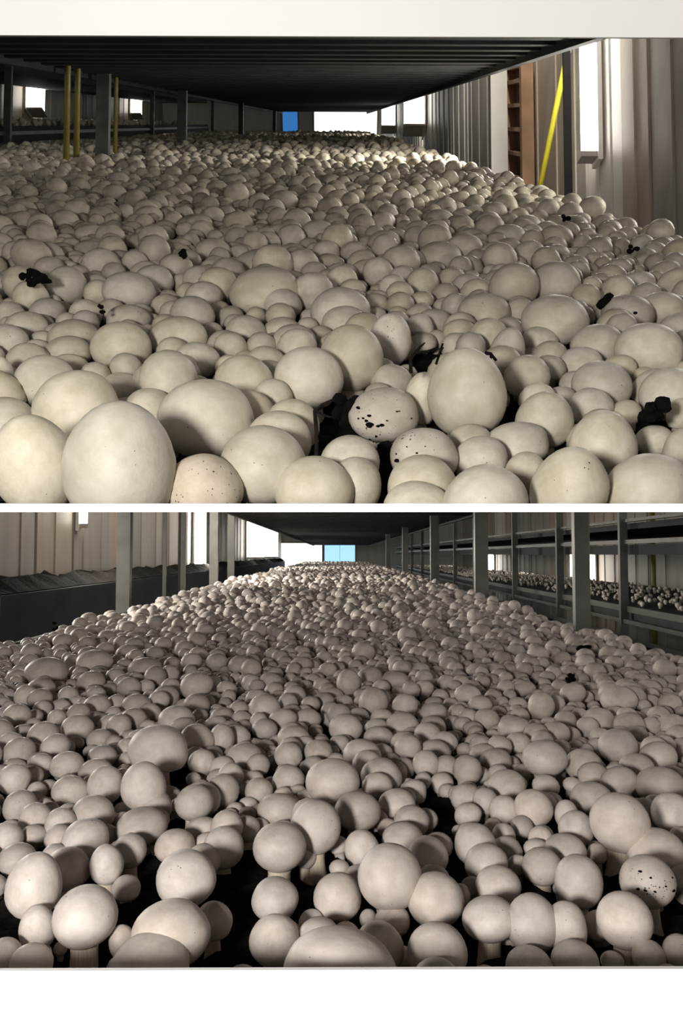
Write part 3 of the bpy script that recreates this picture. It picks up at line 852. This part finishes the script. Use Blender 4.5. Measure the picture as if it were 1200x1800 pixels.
def mass(name, room, frame, placed, x0, x1, y0, y1, size_at, gap, mat, label, extra=()):
    near = [(p[6], p[7], p[8]) for p in placed]
    cell = 0.05
    grid = {}
    def key(x, y): return int(math.floor(x / cell)), int(math.floor(y / cell))
    for (x, y, r) in near:
        grid.setdefault(key(x, y), []).append((x, y, r))
    pts = []
    bare = bare_spots(room, frame)
    y = y0
    r_ = random.Random(99)
    while y < y1:
        step = 0.05 if y < 2 else 0.1 if y < 6 else .25
        sz = size_at(y)
        half = max(.95, (620 * y * 1.08) / F + .3)
        xa, xb = max(x0, -half), min(x1, half)
        n = int((xb - xa) * step / (math.pi * sz * sz) * gap * 1.0)
        tries = n * (7 if y < 6 else 3)
        got = 0
        for _ in range(tries):
            if got >= n: break
            x = r_.uniform(xa, xb); yy = r_.uniform(y, y + step)
            r = sz * min(1.45, max(.5, r_.lognormvariate(-.03, .25)))
            kx, ky = key(x, yy); ok = True
            for ix in (-2, -1, 0, 1, 2):
                for iy in (-2, -1, 0, 1, 2):
                    for (qx, qy, qr) in grid.get((kx + ix, ky + iy), ()):
                        if (qx - x) ** 2 + (qy - yy) ** 2 < ((r + qr) * (.84 if room == 'a' else .86)) ** 2: ok = False; break
                    if not ok: break
                if not ok: break
            if not ok: continue
            # bare patches of casing
            if any(((x - bx) / (ba + r)) ** 2 + ((yy - by) / (bb + r)) ** 2 < 1 for (bx, by, ba, bb) in bare): continue
            if math.sin(x * 23 + 1.3 * yy) + math.sin(yy * 17 - x * 9) + math.sin(x * 41 + yy * 31) > (2.35 if room == 'a' else 2.1): continue
            grid.setdefault((kx, ky), []).append((x, yy, r)); pts.append((x, yy, r, -HS)); got += 1
        y += step
    pts += list(extra)
    V = []; Fc = []; off = 0
    P = np.array(pts)
    lod = np.where(P[:, 1] < 2.2, 0, np.where(P[:, 1] < 6, 1, 2))
    for l in range(3):
        S = P[lod == l]
        if not len(S): continue
        bv, bf = LOD[l]; n = len(S)
        a = rng.uniform(0, 2 * PI, n); ca, sa = np.cos(a)[:, None], np.sin(a)[:, None]
        ex = rng.uniform(.92, 1.12, n)[:, None]; hz = rng.uniform(.75, 1.02, n)[:, None]
        X = (bv[None, :, 0] * ca - bv[None, :, 1] * sa) * S[:, 2:3] * ex
        Y = (bv[None, :, 0] * sa + bv[None, :, 1] * ca) * S[:, 2:3] / ex
        Z = bv[None, :, 2] * S[:, 2:3] * hz
        tx = rng.uniform(-.25, .25, n)[:, None]; ty = rng.uniform(-.25, .25, n)[:, None]
        X, Z = X + Z * tx, Z - X * tx
        Y, Z = Y + Z * ty, Z - Y * ty
        lift = (rng.uniform(.75, 1.5, n) if room == 'a' else rng.uniform(.9, 1.75, n))[:, None]
        vv = np.stack([X + S[:, 0:1], Y + S[:, 1:2], Z + S[:, 3:4] + S[:, 2:3] * lift], -1).reshape(-1, 3)
        ff = (bf[None] + (np.arange(n) * len(bv))[:, None, None]).reshape(-1, 3) + off
        off += len(vv); V.append(vv); Fc.append(ff)
    V = np.concatenate(V); Fc = np.concatenate(Fc)
    me = bpy.data.meshes.new(name)
    me.vertices.add(len(V)); me.vertices.foreach_set('co', V.astype(np.float32).ravel())
    me.loops.add(len(Fc) * 3); me.loops.foreach_set('vertex_index', Fc.astype(np.int32).ravel())
    me.polygons.add(len(Fc)); me.polygons.foreach_set('loop_start', np.arange(len(Fc), dtype=np.int32) * 3)
    me.polygons.foreach_set('loop_total', np.full(len(Fc), 3, dtype=np.int32))
    me.polygons.foreach_set('use_smooth', np.ones(len(Fc), dtype=bool))
    me.update(); me.validate()
    me.materials.append(mat)
    o = bpy.data.objects.new(name, me); link(o); o.matrix_world = frame
    o['kind'] = 'stuff'
    tag(o, label, 'mushrooms')
    print(name, len(pts), 'caps', len(Fc), 'triangles')
    return o


ex_a = [(random.uniform(-3.85, -2.95), random.uniform(3.6, 19), random.uniform(.02, .035), -.03) for _ in range(1500)]
ex_b = [(random.uniform(1.53, 2.5), random.uniform(2.5, 19), random.uniform(.009, .015), -.262) for _ in range(1500)]
mass('mushroom_crop', 'a', FRAME_A, PA, A_X0, A_X1 + .01, 0.47, A_Y1, lambda y: .0155 + .0056 * min(1, max(0, (y - .5) / 1.6)) + .002 * min(3, max(0, y - 2.1)), 1.75, M['mass_a'],
     'dense crop of small cream mushrooms receding into the upper room', ex_a)
mass('mushroom_crop', 'b', FRAME_B, PB, -.64, B_X1 - .02, 0.31, B_Y1, lambda y: .0080 + .0052 * min(1, max(0, (y - .35) / 1.1)) + .0022 * min(3, max(0, y - 1.5)), 1.45, M['mass_b'],
     'dense crop of small pale buttons receding into the lower room', ex_b)

# ================================================================== SOIL CLUMPS AND TWIGS ON THE CROP
def clump(frame, cx, cy, w, h, up, pieces, seed, label):
    r_ = random.Random(seed)
    rx, rz, s_ = pixel_ray(frame, cx, cy)
    d = up / -rz
    t = empty('soil_clump', frame @ Matrix.Translation((rx * d, d, -up)))
    a, b = w / 2 / F * d * s_, h / 2 / F * d * s_
    for k in range(pieces):
        q = bpy.data.objects.new('lump', CRUMBS[(k + seed) % 5]); link(q, t)
        z_ = r_.uniform(.38, .62) * min(a, b) * (1.25 if k == 0 else 1)
        q.matrix_local = Matrix.Translation((r_.uniform(-.7, .7) * a, r_.uniform(-.3, .3) * a, r_.uniform(-.6, .7) * b)) @ Matrix.Rotation(r_.uniform(0, 6), 4, 'Z') @ Matrix.Rotation(r_.uniform(0, 6), 4, 'X') @ Matrix.Diagonal((z_ * r_.uniform(.8, 1.5), z_, z_ * r_.uniform(.7, 1.1), 1))
    tag(t, label, 'soil', 'soil clumps on the crop')


CLUMPS = [
 (FRAME_A, 58, 486, 62, 34, HS - .052, 9, 1, 'large black soil clump perched on the pale caps of the upper bed'),
 (FRAME_A, 318, 443, 18, 20, HS - .055, 4, 2, 'small black soil lump on the dim middle rows of the upper bed'),
 (FRAME_A, 612, 728, 54, 72, HS - .020, 10, 3, 'black wet soil heap beside the soil-smeared pink cap'),
 (FRAME_A, 690, 792, 40, 50, HS - .014, 8, 4, 'black soil between the peppered cap and the front domes'),
 (FRAME_A, 1152, 724, 54, 40, HS - .030, 8, 5, 'black soil lump wedged under the dark-undersided wall-side mushroom'),  # pieces put in to blacken the gap between the caps
 (FRAME_A, 1062, 540, 26, 52, HS - .030, 7, 6, 'black soil wedge beside the notched grey-green cap'),
 (FRAME_A, 1112, 437, 20, 18, HS - .050, 4, 7, 'black soil lump among the brightly lit wall-side caps'),
 (FRAME_A, 992, 386, 16, 16, HS - .050, 4, 8, 'tiny black soil lump near the lamp-lit far edge'),
 (FRAME_A, 180, 546, 14, 28, HS - .040, 4, 9, 'thin black soil sliver between two mid-row caps'),
 (FRAME_B, 96, 1106, 14, 34, HS - .030, 5, 10, 'upright black soil piece on the lower bed\'s wall-side edge'),
 (FRAME_B, 1022, 1140, 28, 24, HS - .028, 5, 11, 'black soil lump below the thick yellowish post'),
 (FRAME_B, 1000, 1190, 26, 18, HS - .028, 5, 12, 'flat black soil lump among small rail-side buttons'),
 (FRAME_B, 345, 1120, 20, 16, HS - .028, 4, 13, 'small black soil lump far back on the wall side of the lower bed'),
]
for c in CLUMPS: clump(*c)


def twig(frame, pts, up, r, label, forks=()):
    P = []
    for (px, py) in pts:
        rx, rz, s_ = pixel_ray(frame, px, py)
        d = up / -rz
        P.append(Vector((rx * d, d, -up + 0)))
    # keep the twig nearly upright over its foot instead of stretched along the bed
    d0 = P[0].y
    Q = []
    for (px, py), p in zip(pts, P):
        rx, rz, s_ = pixel_ray(frame, px, py)
        d = d0 + (p.y - d0) * .15
        Q.append(Vector((rx * d, d, rz * d)))
    base = Q[0].copy()
    t = empty('twig', frame @ Matrix.Translation(base))
    Q = [q - base for q in Q]
    n = len(Q)
    MB().tube(Q, [r * (1 - .4 * i / n) for i in range(n)], 7).build('stalk', M['crumb'], t, smooth=True)
    for (i, dx, dz) in forks:
        MB().tube([Q[i], Q[i] + Vector((dx * .5, .001, dz * .6)), Q[i] + Vector((dx, .002, dz))], [r * .7, r * .6, r * .4], 6).build('side_shoot', M['crumb'], t, smooth=True)
    tag(t, label, 'twig', 'twigs on the upper bed')


twig(FRAME_A, [(556, 800), (556, 760), (553, 722), (566, 712), (588, 702)], .135, .0011, 'bent black twig rising beside the rosy-edged round cap', [(2, .008, -.004)])
twig(FRAME_A, [(722, 655), (721, 632), (730, 620), (752, 618), (768, 612)], .145, .0013, 'arched black twig behind the tall yellowish egg-shaped cap', [(2, .006, .006)])
twig(FRAME_A, [(766, 640), (772, 622), (778, 604)], .15, .0010, 'short straight black twig behind the tall yellowish egg-shaped cap', [(1, .003, .004)])
twig(FRAME_A, [(852, 620), (862, 622), (872, 634)], .145, .0014, 'curled black twig stuck to the split-skinned slim mushroom', [(1, .001, -.005)])
